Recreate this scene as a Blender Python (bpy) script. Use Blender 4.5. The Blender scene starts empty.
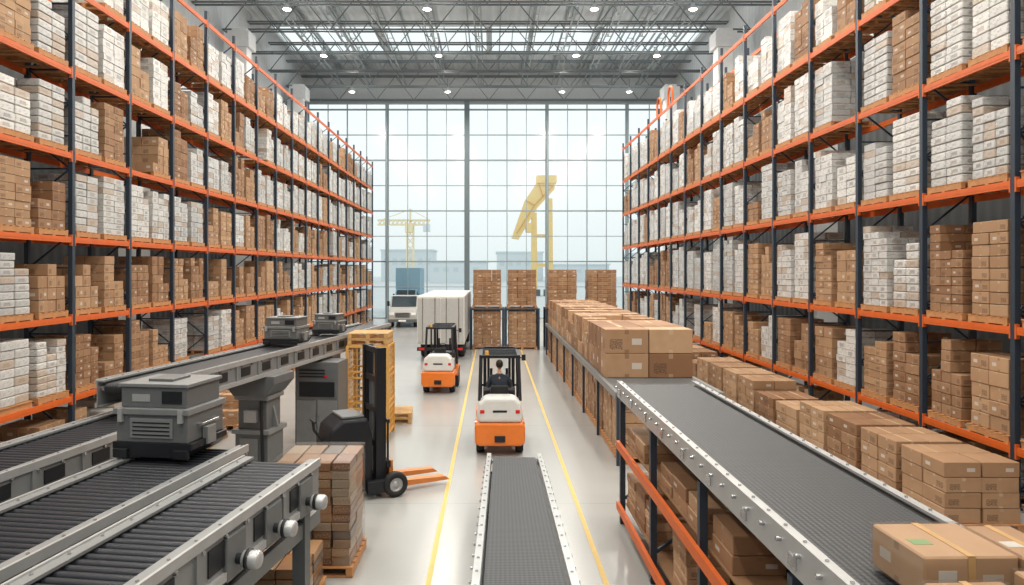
import bpy, bmesh, math, random
import numpy as np
from mathutils import Vector, Matrix
random.seed(11)
scene=bpy.context.scene
col=scene.collection
F=700.0; CX=492; CY=270; CH=4.0
def proj(x,y,z):
    return (CX+F*x/y, CY-F*(z-CH)/y)

# ------------------------------------------------------------------ materials
class NT:
    def __init__(s,name):
        s.m=bpy.data.materials.new(name); s.m.use_nodes=True
        s.t=s.m.node_tree; s.n=s.t.nodes; s.l=s.t.links
        s.b=s.n['Principled BSDF']; s.out=s.n['Material Output']
    def put(s,sock,v):
        if v is None: return
        if isinstance(v,bpy.types.NodeSocket): s.l.new(v,sock)
        else:
            if hasattr(sock.default_value,'__len__') and isinstance(v,(tuple,list)) and len(v)==3 and len(sock.default_value)==4: v=tuple(v)+(1,)
            sock.default_value=v
    def math(s,op,a,b=None,c=None):
        n=s.n.new('ShaderNodeMath'); n.operation=op
        s.put(n.inputs[0],a); s.put(n.inputs[1],b)
        if c is not None: s.put(n.inputs[2],c)
        return n.outputs[0]
    def mix(s,f,a,b):
        n=s.n.new('ShaderNodeMix'); n.data_type='RGBA'
        s.put(n.inputs[0],f); s.put(n.inputs[6],a); s.put(n.inputs[7],b)
        return n.outputs[2]
    def coord(s,w='Object'):
        return s.n.new('ShaderNodeTexCoord').outputs[w]
    def mapping(s,v,sc):
        n=s.n.new('ShaderNodeMapping'); s.l.new(v,n.inputs[0]); n.inputs['Scale'].default_value=sc
        return n.outputs[0]
    def noise(s,v,sc,det=3,rough=.5):
        n=s.n.new('ShaderNodeTexNoise'); s.l.new(v,n.inputs['Vector']); n.inputs['Scale'].default_value=sc
        n.inputs['Detail'].default_value=det; n.inputs['Roughness'].default_value=rough
        return n.outputs['Fac']
    def bump(s,h,strength=.3,dist=.01):
        n=s.n.new('ShaderNodeBump'); s.l.new(h,n.inputs['Height']); n.inputs['Strength'].default_value=strength; n.inputs['Distance'].default_value=dist
        s.l.new(n.outputs[0],s.b.inputs['Normal'])

def pmat(name,c,rough=.5,metal=0,var=.12,scale=6,coat=0,emit=None,es=0):
    t=NT(name)
    f=t.noise(t.coord(),scale)
    a=tuple(max(0,x*(1-var)) for x in c); b=tuple(min(1,x*(1+var)) for x in c)
    t.put(t.b.inputs['Base Color'],t.mix(f,a,b))
    t.b.inputs['Roughness'].default_value=rough; t.b.inputs['Metallic'].default_value=metal
    if coat: t.b.inputs['Coat Weight'].default_value=coat
    if emit:
        t.b.inputs['Emission Color'].default_value=emit+(1,); t.b.inputs['Emission Strength'].default_value=es
    return t.m

M_orange=pmat('orange_paint',(.66,.125,.016),.5)
M_orange2=pmat('forklift_orange',(.78,.19,.02),.3,coat=.3)
M_forko=pmat('fork_orange',(.60,.2,.045),.45)
M_navy=pmat('navy_steel',(.025,.04,.062),.45)
M_white=pmat('white_paint',(.68,.68,.66),.35,coat=.2)
M_trail=pmat('trailer_grey',(.42,.42,.41),.45)
M_lgrey=pmat('light_grey_metal',(.46,.47,.475),.35,.4)
M_grey=pmat('grey_paint',(.11,.12,.125),.45,.1)
M_mgrey=pmat('mid_grey_paint',(.24,.25,.255),.4,.25)
M_dgrey=pmat('machine_grey',(.145,.153,.158),.4,.2)
M_dark=pmat('dark_steel',(.018,.02,.025),.4,.3)
M_black=pmat('black_rubber',(.012,.012,.013),.7)
M_yellow=pmat('yellow_paint',(.70,.38,.09),.5)
M_craney=pmat('crane_yellow_hazed',(.86,.62,.26),.7)  # outdoor haze mixed into the crane's yellow
M_cranep=pmat('crane_yellow_far_haze',(.88,.76,.50),.7)  # farther crane, colour paled more to imitate haze
M_steel=pmat('steel',(.55,.56,.57),.25,.9)
M_wood=pmat('pallet_wood',(.50,.24,.095),.7,var=.3,scale=9)
M_ywood=pmat('yellow_wood',(.58,.35,.14),.6,var=.25,scale=9)
M_board=pmat('shelf_board',(.26,.14,.07),.6,var=.25,scale=3)
M_red=pmat('red_lens',(.6,.02,.015),.25)
M_lens=pmat('lamp_lens',(.9,.9,.85),.2)
M_lampon=pmat('lamp_glow',(1,1,1),.3,emit=(1,.84,.6),es=10)
M_wglass=pmat('vehicle_glass',(.03,.045,.055),.08)
M_blue=pmat('blue_container',(.24,.38,.47),.6)
M_skin=pmat('skin',(.5,.28,.19),.5)
M_hair=pmat('hair',(.02,.014,.01),.6)
M_jacket=pmat('dark_jacket',(.03,.04,.06),.8)
M_trouser=pmat('dark_trousers',(.02,.022,.03),.8)
M_truss=pmat('truss_steel',(.12,.138,.143),.5,.1)
M_truss2=pmat('truss_light',(.32,.35,.355),.5,.1)
M_colm=pmat('column_white',(.68,.69,.69),.6)
M_fwall=pmat('far_wall_grey',(.52,.55,.56),.6)
M_haze=pmat('hazy_building',(.70,.75,.765),.95)  # haze put into the colour as a paler tone
M_haze2=pmat('hazy_windows',(.62,.68,.70),.95)  # window tone washed out by the same painted haze
M_line=pmat('line_yellow',(.66,.45,.12),.5)
M_mull=pmat('mullion',(.14,.18,.20),.4,.2)
M_mull2=pmat('mullion_light',(.28,.34,.36),.4,.1)
M_green=pmat('green_label',(.22,.36,.16),.5)
M_paper=pmat('paper_label',(.62,.60,.55),.6)
def wall_mat():
    t=NT('wall_cladding_shaded_low'); c=t.coord(); s=t.n.new('ShaderNodeSeparateXYZ'); t.l.new(c,s.inputs[0])
    up=t.math('GREATER_THAN',s.outputs[2],12.8)  # shade behind racks painted dark below, pale above to brighten the roof zone
    t.put(t.b.inputs['Base Color'],t.mix(up,(.05,.053,.056),(.50,.52,.525)))
    t.bump(t.math('SINE',t.math('MULTIPLY',s.outputs[1],12.0)),.4,.03); t.b.inputs['Roughness'].default_value=.6
    return t.m
M_wall=wall_mat()

def floor_mat():
    t=NT('polished_concrete'); c=t.coord()
    n1=t.noise(c,.35,3,.5); n2=t.noise(c,14,3)
    base=t.mix(n1,(.335,.338,.33),(.40,.402,.392))
    base=t.mix(t.math('MULTIPLY',n2,.12),base,(.26,.26,.25))
    s=t.n.new('ShaderNodeSeparateXYZ'); t.l.new(c,s.inputs[0])
    j2=t.math('LESS_THAN',t.math('PINGPONG',s.outputs[1],3.0),.01)
    base=t.mix(t.math('MULTIPLY',j2,.35),base,(.16,.15,.14))
    t.put(t.b.inputs['Base Color'],base)
    t.put(t.b.inputs['Roughness'],t.math('MULTIPLY_ADD',n1,.1,.17))
    return t.m
M_floor=floor_mat()
M_ground=pmat('yard_concrete_hazed',(.62,.65,.65),.95,scale=.3)  # ground colour paled in place of real haze

def deck_mat():
    t=NT('corrugated_deck'); c=t.coord()
    s=t.n.new('ShaderNodeSeparateXYZ'); t.l.new(c,s.inputs[0])
    w=t.math('SINE',t.math('MULTIPLY',s.outputs[0],14.0))
    t.put(t.b.inputs['Base Color'],t.mix(t.noise(c,.6),(.52,.55,.56),(.62,.65,.66)))
    t.b.inputs['Roughness'].default_value=.5
    t.bump(w,.5,.05)
    return t.m
M_deck=deck_mat()

def glass_mat(name,tint,gl,rough):
    m=bpy.data.materials.new(name); m.use_nodes=True; n=m.node_tree.nodes; l=m.node_tree.links
    n.remove(n['Principled BSDF']); tr=n.new('ShaderNodeBsdfTransparent'); tr.inputs[0].default_value=tint
    g=n.new('ShaderNodeBsdfGlossy'); g.inputs['Roughness'].default_value=rough
    mx=n.new('ShaderNodeMixShader'); mx.inputs[0].default_value=gl
    l.new(tr.outputs[0],mx.inputs[1]); l.new(g.outputs[0],mx.inputs[2]); l.new(mx.outputs[0],n['Material Output'].inputs[0])
    return m
M_glass=glass_mat('window_glass',(.97,.99,.99,1),.02,.15)
M_film=glass_mat('stretch_film',(.93,.93,.93,1),.13,.22)

def belt_mat(name,c1,c2,sc):
    t=NT(name); c=t.coord()
    s=t.n.new('ShaderNodeSeparateXYZ'); t.l.new(c,s.inputs[0])
    a=t.math('SINE',t.math('MULTIPLY',t.math('ADD',s.outputs[0],s.outputs[1]),sc))
    b=t.math('SINE',t.math('MULTIPLY',t.math('SUBTRACT',s.outputs[0],s.outputs[1]),sc))
    f=t.math('GREATER_THAN',t.math('MULTIPLY',a,b),.15)
    t.put(t.b.inputs['Base Color'],t.mix(f,c1,c2)); t.b.inputs['Roughness'].default_value=.5
    t.bump(t.math('MULTIPLY',a,b),.4,.004)
    return t.m
M_belt=belt_mat('mesh_belt',(.012,.014,.018),(.038,.043,.052),75.0)
M_roller=pmat('dark_roller',(.024,.027,.035),.4,.4)

def carton_mat(name,mode='b'):
    t=NT(name)
    uv=t.coord('UV'); s=t.n.new('ShaderNodeSeparateXYZ'); t.l.new(uv,s.inputs[0]); u,v=s.outputs[0],s.outputs[1]
    at=t.n.new('ShaderNodeAttribute'); at.attribute_name='rnd'; r=at.outputs['Fac']
    g=t.n.new('ShaderNodeNewGeometry'); sn=t.n.new('ShaderNodeSeparateXYZ'); t.l.new(g.outputs['Normal'],sn.inputs[0])
    top=t.math('GREATER_THAN',t.math('ABSOLUTE',sn.outputs[2]),.5)
    side=t.math('SUBTRACT',1.0,top)
    nz=t.noise(t.coord(),5,4)
    r2=t.math('FRACT',t.math('MULTIPLY',r,7.31)); r3=t.math('FRACT',t.math('MULTIPLY',r,23.7))
    def band(x,lo,hi): return t.math('MULTIPLY',t.math('GREATER_THAN',x,lo),t.math('LESS_THAN',x,hi))
    if mode=='b':
        base=t.mix(r,(.23,.11,.05),(.56,.36,.21))
        base=t.mix(t.math('MULTIPLY',nz,.4),base,(.21,.10,.045))
        tv=t.math('MAXIMUM',top,t.math('MAXIMUM',t.math('GREATER_THAN',v,.8),t.math('LESS_THAN',v,.14)))
        tape=t.math('MULTIPLY',band(u,.45,.55),tv)
        base=t.mix(t.math('MULTIPLY',tape,.8),base,t.mix(r2,(.60,.45,.29),(.22,.11,.05)))
        lab=t.math('MULTIPLY',t.math('MULTIPLY',band(u,.62,.85),band(v,.35,.62)),t.math('MULTIPLY',side,t.math('GREATER_THAN',r2,.65)))
        base=t.mix(t.math('MULTIPLY',lab,.7),base,(.62,.60,.56))
        mk=t.math('MULTIPLY',t.math('MULTIPLY',band(u,.1,.4),band(v,.15,.6)),t.math('MULTIPLY',side,t.math('GREATER_THAN',r3,.35)))
        mk=t.math('MULTIPLY',mk,t.math('GREATER_THAN',t.noise(uv,22,1),.48))
        base=t.mix(t.math('MULTIPLY',mk,.7),base,(.08,.045,.03))
        t.b.inputs['Roughness'].default_value=.7
    elif mode=='w':
        base=t.mix(r,(.46,.465,.465),(.78,.77,.745))
        base=t.mix(t.math('MULTIPLY',t.math('GREATER_THAN',r3,.87),.6),base,(.45,.31,.2))
        w=t.noise(t.mapping(t.coord(),(2.5,2.5,8)),4,5,.7)
        base=t.mix(t.math('MULTIPLY',t.math('GREATER_THAN',w,.56),.5),base,(.22,.225,.23))
        lab=t.math('MULTIPLY',t.math('MULTIPLY',band(u,.25,.7),band(v,.2,.75)),t.math('MULTIPLY',side,t.math('GREATER_THAN',r2,.5)))
        base=t.mix(t.math('MULTIPLY',lab,.55),base,t.mix(r3,(.15,.15,.17),(.38,.27,.19)))
        t.b.inputs['Roughness'].default_value=.28
        t.bump(w,.5,.02)
    else:
        rp=t.n.new('ShaderNodeValToRGB'); rp.color_ramp.interpolation='CONSTANT'; t.l.new(r,rp.inputs[0])
        cr=rp.color_ramp; cr.elements[0].color=(.28,.14,.065,1); cr.elements[1].position=.88; cr.elements[1].color=(.12,.09,.07,1)
        for p,c in ((.25,(.33,.19,.10,1)),(.42,(.2,.09,.045,1)),(.6,(.28,.165,.085,1)),(.78,(.2,.08,.045,1)),(.83,(.36,.27,.19,1))):
            e=cr.elements.new(p); e.color=c
        base=rp.outputs[0]
        pr=t.math('MULTIPLY',t.math('GREATER_THAN',t.noise(uv,9,2),.52),t.math('MULTIPLY',side,band(v,.2,.8)))
        base=t.mix(t.math('MULTIPLY',pr,.5),base,t.mix(r2,(.07,.05,.04),(.5,.42,.32)))
        t.b.inputs['Roughness'].default_value=.3
    t.put(t.b.inputs['Base Color'],base)
    return t.m
M_card=carton_mat('cardboard'); M_pack=carton_mat('white_wrap','w'); M_mix=carton_mat('printed_package','m')

# ------------------------------------------------------------------ mesh tools
class MB:
    def __init__(s): s.v=[];s.f=[];s.m=[];s.s=[]
    def add(s,vs,fs,mi=0,M=None,sm=False):
        o=len(s.v)
        for p in vs:
            p=Vector(p)
            if M is not None: p=M@p
            s.v.append(p[:])
        for f in fs:
            s.f.append([i+o for i in f]); s.m.append(mi); s.s.append(sm)
        return s
    def box(s,c,d,mi=0,M=None):
        x,y,z=c;a,b,e=d[0]/2,d[1]/2,d[2]/2
        vs=[(x-a,y-b,z-e),(x+a,y-b,z-e),(x+a,y+b,z-e),(x-a,y+b,z-e),(x-a,y-b,z+e),(x+a,y-b,z+e),(x+a,y+b,z+e),(x-a,y+b,z+e)]
        return s.add(vs,[(3,2,1,0),(4,5,6,7),(0,1,5,4),(1,2,6,5),(2,3,7,6),(3,0,4,7)],mi,M)
    def bb(s,x0,x1,y0,y1,z0,z1,mi=0,M=None):
        return s.box(((x0+x1)/2,(y0+y1)/2,(z0+z1)/2),(x1-x0,y1-y0,z1-z0),mi,M)
    def bar(s,p0,p1,w,h=None,mi=0,M=None):
        h=h or w; p0=Vector(p0);p1=Vector(p1); d=(p1-p0); L=d.length
        if L<1e-6: return s
        q=d.to_track_quat('Z','Y').to_matrix().to_4x4()
        T=Matrix.Translation((p0+p1)/2)@q
        if M is not None: T=M@T
        return s.box((0,0,0),(w,h,L),mi,T)
    def cyl(s,p0,p1,r0,r1=None,seg=12,mi=0,M=None,sm=True):
        r1=r0 if r1 is None else r1
        p0=Vector(p0);p1=Vector(p1);d=p1-p0
        q=d.to_track_quat('Z','Y').to_matrix()
        vs=[];
        for k in range(seg):
            a=2*math.pi*k/seg; e=Vector((math.cos(a),math.sin(a),0))
            vs.append(p0+q@(e*r0)); vs.append(p1+q@(e*r1))
        fs=[(2*k,2*((k+1)%seg),2*((k+1)%seg)+1,2*k+1) for k in range(seg)]
        s.add(vs,fs,mi,M,sm)
        s.add([vs[2*k] for k in range(seg)],[list(range(seg))[::-1]],mi,M)
        s.add([vs[2*k+1] for k in range(seg)],[list(range(seg))],mi,M)
        return s
    def prism(s,pts,axis,a0,a1,mi=0,M=None):
        n=len(pts); vs=[]
        for a in (a0,a1):
            for p in pts:
                if axis=='x': vs.append((a,p[0],p[1]))
                elif axis=='y': vs.append((p[0],a,p[1]))
                else: vs.append((p[0],p[1],a))
        fs=[list(range(n)),list(range(n,2*n))[::-1]]+[(k,(k+1)%n,n+(k+1)%n,n+k) for k in range(n)]
        return s.add(vs,fs,mi,M)
    def lathe(s,prof,c,axis='x',seg=24,mi=0):
        vs=[];fs=[];n=len(prof)
        for k in range(seg):
            a=2*math.pi*k/seg
            for r,t in prof:
                if axis=='x': vs.append((c[0]+t,c[1]+r*math.cos(a),c[2]+r*math.sin(a)))
                elif axis=='y': vs.append((c[0]+r*math.cos(a),c[1]+t,c[2]+r*math.sin(a)))
                else: vs.append((c[0]+r*math.cos(a),c[1]+r*math.sin(a),c[2]+t))
        for k in range(seg):
            for i in range(n-1):
                fs.append((k*n+i,((k+1)%seg)*n+i,((k+1)%seg)*n+i+1,k*n+i+1))
        return s.add(vs,fs,mi,None,True)
    def tube(s,pts,r,seg=8,mi=0):
        for a,b in zip(pts[:-1],pts[1:]): s.cyl(a,b,r,seg=seg,mi=mi)
        return s
    def sphere(s,c,r,mi=0,seg=16,ring=10,f=None):
        vs=[];fs=[]
        for i in range(ring+1):
            th=math.pi*i/ring
            for k in range(seg):
                a=2*math.pi*k/seg
                p=Vector((math.sin(th)*math.cos(a),math.sin(th)*math.sin(a),math.cos(th)))
                if f: p=f(p)
                vs.append((c[0]+p.x*r[0],c[1]+p.y*r[1],c[2]+p.z*r[2]))
        for i in range(ring):
            for k in range(seg):
                fs.append((i*seg+k,(i+1)*seg+k,(i+1)*seg+(k+1)%seg,i*seg+(k+1)%seg))
        return s.add(vs,fs,mi,None,True)
    def mesh(s,name,mats,normals=True):
        me=bpy.data.meshes.new(name); me.from_pydata(s.v,[],s.f)
        for m in mats: me.materials.append(m)
        me.polygons.foreach_set('material_index',s.m); me.polygons.foreach_set('use_smooth',s.s)
        if normals:
            bm=bmesh.new(); bm.from_mesh(me); bmesh.ops.recalc_face_normals(bm,faces=bm.faces); bm.to_mesh(me); bm.free()
        me.update()
        return me

def tag(o,label=None,cat=None,group=None,kind=None):
    if label: o['label']=label
    if cat: o['category']=cat
    if group: o['group']=group
    if kind: o['kind']=kind
    return o
def mk(name,mb,mats,parent=None,label=None,cat=None,loc=None,rz=0,bev=0,group=None,kind=None,rot=None):
    me=mb if isinstance(mb,bpy.types.Mesh) else mb.mesh(name,mats if isinstance(mats,(list,tuple)) else [mats])
    o=bpy.data.objects.new(name,me); col.objects.link(o)
    if parent: o.parent=parent
    if loc is not None: o.location=loc
    if rot is not None: o.rotation_euler=rot
    elif rz: o.rotation_euler=(0,0,rz)
    if bev:
        b=o.modifiers.new('bevel','BEVEL'); b.width=bev; b.segments=(2 if bev<.06 else 4); b.limit_method='ANGLE'; b.angle_limit=math.radians(40)
    return tag(o,label,cat,group,kind)
def empty(name,loc,rz,label,cat,group=None):
    o=bpy.data.objects.new(name,None); o.empty_display_size=.3; col.objects.link(o); o.location=loc; o.rotation_euler=(0,0,rz)
    return tag(o,label,cat,group)
def copy_thing(o,loc=None,rz=None,parent=None):
    n=o.copy(); col.objects.link(n)
    if parent: n.parent=parent
    if loc is not None: n.location=loc
    if rz is not None: n.rotation_euler=(0,0,rz)
    for c in o.children: copy_thing(c,parent=n)
    return n

# ------------------------------------------------------------------ room shell
XL,XR,YB,YF,ZC=-15.5,15.0,-14.0,58.0,20.5
WT=17.9
mk('floor',MB().bb(XL,XR,YB,YF,-.3,0),M_floor,kind='structure')
mk('ground',MB().bb(-160,160,YF+.01,420,-.3,-.01),M_ground,kind='structure')
mk('wall_left',MB().bb(XL-.3,XL,YB,YF,0,ZC),M_wall,kind='structure')
mk('wall_right',MB().bb(XR,XR+.3,YB,YF,0,ZC),M_wall,kind='structure')
mk('wall_far',MB().bb(XL,XR,YF,YF+.3,WT,ZC),M_fwall,kind='structure')
mk('wall_back',MB().bb(XL,XR,YB-.3,YB,0,7).bb(XL,XR,YB-.3,YB,14,ZC),M_wall,kind='structure')
rb=MB()
sky_y=[(1,5),(12,16),(22,26),(31.5,34.5),(38.5,42.3),(47.5,53.5)]
sky_x=[(-15.0,-8.0),(-7.6,-.4),(0,7.2),(7.6,14.6)]
ycur=YB
for a,b in sky_y:
    rb.bb(XL,XR,ycur,a,ZC,ZC+.2)
    xc=XL
    for c,d in sky_x:
        rb.bb(xc,c,a,b,ZC,ZC+.2); xc=d
    rb.bb(xc,XR,a,b,ZC,ZC+.2)
    ycur=b
rb.bb(XL,XR,ycur,YF+.3,ZC,ZC+.2)
mk('ceiling',rb,M_deck,kind='structure')
wn=1
for a,b in sky_y:
    for c,d in sky_x:
        sk=MB().bb(c,d,a,b,ZC+.16,ZC+.18,0)
        for i in range(1,5): sk.bb(c+(d-c)*i/5-.03,c+(d-c)*i/5+.03,a,b,ZC+.05,ZC+.15,1)
        mk('window_%d'%wn,sk,[M_glass,M_mull2],kind='structure'); wn+=1
cols=[-15.3,-8.7,-2.07,4.56,11.2,14.9]
for i in range(5):
    x0,x1=cols[i]+.1,cols[i+1]-.1
    fr=MB(); gl=MB().bb(x0,x1,YF+.08,YF+.10,0,WT)
    n=4 if i<4 else 2
    for k in range(n+1):
        x=x0+(x1-x0)*k/n
        w=.045 if k%2 else .08
        fr.bb(x-w/2,x+w/2,YF,YF+.18,0,WT)
    z=0
    k=0
    while z<WT:
        w=.11 if k%2==0 else .05
        fr.bb(x0,x1,YF-.01,YF+.19,z-w/2,z+w/2); z+=2.1 if k>0 else 2.6; k+=1
    o=mk('window_%d'%wn,fr,M_mull2,kind='structure'); wn+=1
    mk('glass_pane',gl,M_glass,parent=o)
for i,x in enumerate(cols):
    w=.42 if i==2 else .14
    mk('trim_%d'%(i+1),MB().bb(x-w/2,x+w/2,YF-.35,YF+.2,0,WT),M_mull if i==2 else M_mull2,kind='structure')
mk('trim_7',MB().bb(XL,XR,YF-.3,YF-.02,WT-.2,WT+.15),M_truss2,kind='structure')
for i,(x,y) in enumerate([(-14.3,16),(-14.3,28),(-14.3,40),(-14.3,52),(13.2,16),(13.2,28),(13.2,40),(13.2,52)]):
    cb=MB().bb(x-.42,x+.42,y-.42,y+.42,0,17.7).bb(x-.6,x+.6,y-.6,y+.6,16.6,17.5)
    mk('trim_%d'%(10+i),cb,M_colm,kind='structure')
mk('trim_20',MB().bb(-.85,-.78,-5,57,0,.004),M_line,kind='structure')
mk('trim_21',MB().bb(1.42,1.49,-5,57,0,.004),M_line,kind='structure')

# roof trusses
def truss(L,depth,step,w,axis):
    b=MB(); n=int(round(L/step))
    def P(t,z,o=0): return (t,o,z) if axis=='x' else (o,t,z)
    for o in (-.2,.2):
        b.bar(P(0,0,o),P(L,0,o),w,w); b.bar(P(0,depth,o),P(L,depth,o),w,w)
    for k in range(n):
        t0=L*k/n; t1=L*(k+1)/n
        if k%2==0: b.bar(P(t0,0,0),P(t1,depth,0),w*.6)
        else: b.bar(P(t0,depth,0),P(t1,0,0),w*.6)
    for k in range(n+1):
        t=L*k/n; b.bar(P(t,0,-.2),P(t,0,.2),w*.5); b.bar(P(t,depth,-.2),P(t,depth,.2),w*.5)
    return b
tm=truss(XR-XL-.2,1.9,1.5,.085,'x').mesh('roof_truss',[M_truss])
for k in range(17):
    y=-9+4.1*k
    mk('roof_truss',tm,None,loc=(XL+.1,y,17.75),label='dark steel roof truss spanning between the hall walls',cat='roof truss',group='roof trusses')
tl=truss(YF-YB-.6,1.2,2.0,.065,'y').mesh('roof_truss_long',[M_truss2])
for x in (-12.4,-9.8,-7.2,-4.0,-.9,2.6,5.1,7.6,9.8,12.0):
    mk('lengthwise_truss',tl,None,loc=(x,YB+.2,19.25),label='light grey steel lattice girder running the length of the hall roof',cat='roof truss',group='lengthwise roof trusses')
pm=MB().bb(-.04,.04,0,YF-YB-.5,0,.12).mesh('purlin',[M_truss2])
for k in range(14):
    mk('roof_purlin',pm,None,loc=(-14.5+k*2.15,YB+.2,ZC-.13),label='thin light steel purlin under the roof deck',cat='purlin',group='roof purlins')
# lamps
lb=MB().lathe([(0,.3),(.08,.3),(.11,.2),(.2,.05),(.22,0),(.19,0),(.17,.04),(0,.04)],(0,0,0),'z',20)
lamp0=empty('ceiling_lamp',(0,0,0),0,'round high-bay lamp hanging from the roof trusses','ceiling lamp','high-bay lamps')
mk('lamp_housing',lb,M_lgrey,lamp0); mk('lamp_lens',MB().cyl((0,0,-.02),(0,0,.03),.18,seg=20),M_lampon,lamp0)
mk('hanging_rod',MB().cyl((0,0,.3),(0,0,.95),.015,seg=6),M_dark,lamp0)
first=True
for y in (-6,2,10,18,26,34.5,42,50.5):
    for x in (-10.1,-3.2,5.05,9.9):
        if first: lamp0.location=(x,y,16.85); first=False
        else: copy_thing(lamp0,(x,y,16.85))
        L=bpy.data.lights.new('lamp_light','AREA'); L.shape='DISK'; L.size=.4; L.energy=(500 if y<30 else 400); L.color=(1,.93,.82)
        lo=bpy.data.objects.new('lamp_light',L); lo.location=(x,y,16.8); col.objects.link(lo)
        if y>20:
            L=bpy.data.lights.new('ceiling_fill','POINT'); L.shadow_soft_size=.2; L.energy=200; L.color=(1,.97,.92)  # added fill light below the lamp, brightens roof deck and trusses
            lo=bpy.data.objects.new('ceiling_fill',L); lo.location=(x,y,16.5); col.objects.link(lo)

# ------------------------------------------------------------------ pallets & cartons
def pallet_mb(w=1.15,d=1.1):
    b=MB()
    for k in range(6):
        y=-d/2+.05+(d-.1)*k/5; b.box((0,y,.132),(w,.11,.02))
    for x in (-w/2+.05,0,w/2-.05): b.box((x,0,.072),(.09,d,.1))
    for y in (-d/2+.06,0,d/2-.06): b.box((0,y,.011),(w,.1,.022))
    return b
pal_mesh=pallet_mb().mesh('pallet',[M_wood])
ypal_mesh=pallet_mb(.95,.95).mesh('pallet_yellow',[M_ywood])
BOX=[]; PAL=[]
def addbox(cx,cy,z,sx,sy,sz,kind='b',front=True,yaw=0):
    BOX.append((cx,cy,z+sz/2,sx,sy,sz,kind,front,yaw,random.random()))
def load(cx,cy,z,dx,dy,H,kind,face,nx=2,ny=None,lh=None,pal=True,short=True):
    if pal: PAL.append((cx,cy,z,(dx+.08)/1.15,(dy+.08)/1.1)); z+=.145; H-=.145
    if lh is None: lh=random.uniform(.14,.20) if kind=='w' else random.choice([.17,.21,.26])
    if ny is None: ny=random.choice([2,2,3])
    n=max(1,int(round(H/lh)))
    g=.016
    tops=[n-(random.choice([0,0,0,0,1,2] if kind=='w' else [0,0,0,1,2,3]) if short else 0) for _ in range(ny)]
    tint=random.random()*.7
    for i in range(nx):
        for j in range(ny):
            nn=max(1,tops[j])
            for k in range(nn):
                sx=dx/nx-g; sy=dy/ny-g
                x=cx-dx/2+dx*(i+.5)/nx+random.uniform(-.012,.012); y=cy-dy/2+dy*(j+.5)/ny+random.uniform(-.005,.005)
                fr=(face=='+x' and i==nx-1) or (face=='-x' and i==0) or (face=='-y' and j==0)
                if k==nn-1 and z<2.2: fr=True
                addbox(x,y,z+k*lh,sx,sy,lh-.01,kind,fr,random.uniform(-.015,.015))
                if kind!='m': BOX[-1]=BOX[-1][:9]+(min(1,tint+random.random()*.35),)

# racks ---------------------------------------------------------------
def rack(xf,sgn,ys,bay,levels,pw,label):
    D=1.1; top=levels[-1]+.35
    root=empty('pallet_rack',(xf,ys[0],0),0,label,'storage rack')
    fb=MB()
    for x in (sgn*.05,sgn*(D-.05)):
        fb.bb(x-.05,x+.05,-.05,.05,0.0,top); fb.bb(x-.09,x+.09,-.08,.08,0,.02)
    z=.3;k=0
    while z<top-.9:
        a,b=(sgn*.08,sgn*(D-.08)) if k%2==0 else (sgn*(D-.08),sgn*.08)
        fb.bar((a,0,z),(b,0,z+.75),.035); fb.bar((sgn*.08,0,z),(sgn*(D-.08),0,z),.035); z+=.75;k+=1
    fm=fb.mesh('upright_frame',[M_navy])
    for y in ys: mk('upright_frame',fm,None,parent=root,loc=(0,y-ys[0],0))
    bl=bay-.1
    bmh=MB().bb(-.025,.025,-bl/2,bl/2,-.13,0).bb(-.035,.035,-bl/2-.0,-bl/2+.03,-.2,.05).bb(-.035,.035,bl/2-.03,bl/2,-.2,.05)
    bmh.bb(-.03,.03,-bl/2,bl/2,-.085,-.045)
    bmesh_=bmh.mesh('beam',[M_orange])
    cnt=0; stuff=MB()
    order=[]
    for i in range(len(ys)-1):
        for z in levels: order.append((ys[i]+bay/2,z))
    for (y,z) in order:
        p=proj(xf,y,z); vis=(-80<p[0]<1100 and -20<p[1]<600)
        if vis and cnt<100:
            mk('beam',bmesh_,None,parent=root,loc=(sgn*.03,y-ys[0],z)); cnt+=1
        else: stuff.bb(sgn*.03-.025,sgn*.03+.025,y-ys[0]-bl/2,y-ys[0]+bl/2,z-.13,z)
        stuff.bb(sgn*(D-.03)-.025,sgn*(D-.03)+.025,y-ys[0]-bl/2,y-ys[0]+bl/2,z-.13,z)
    mk('rear_beams',stuff,M_orange,parent=root,kind='stuff')
    face='+x' if sgn<0 else '-x'
    allz=[0]+levels[:-1]
    for i in range(len(ys)-1):
        for li,z in enumerate(allz):
            nxt=levels[li]
            gap=nxt-z-.13
            kind='w' if random.random()<pw[min(li,len(pw)-1)] else 'b'
            for s in (-1,1):
                if random.random()<.03: continue
                kk=kind if random.random()<.85 else ('w' if kind=='b' else 'b')
                H=gap*random.choice([random.uniform(.8,.88),random.uniform(.64,.84)])
                load(xf+sgn*.57,ys[i]+bay/2+s*bay*.237,z,1.0,bay*random.uniform(.35,.40),H,kk,face)
LV=[1.15,2.95,4.75,6.65,8.55,10.45,12.3]
rack(-9.5,-1,[15.9+2.5*k for k in range(-4,17)],2.5,LV,[.1,.2,.12,.55,.8,.9,.8],'tall dark blue and orange pallet rack filled with cartons')
RV=[1.05,3.05,5.5,7.7,9.9,12.1]
rack(8.7,1,[11.7+2.5*k for k in range(-3,15)],2.5,RV,[.05,.15,.55,.8,.85,.65],'tall navy and orange pallet rack with wrapped goods and cartons')

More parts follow.
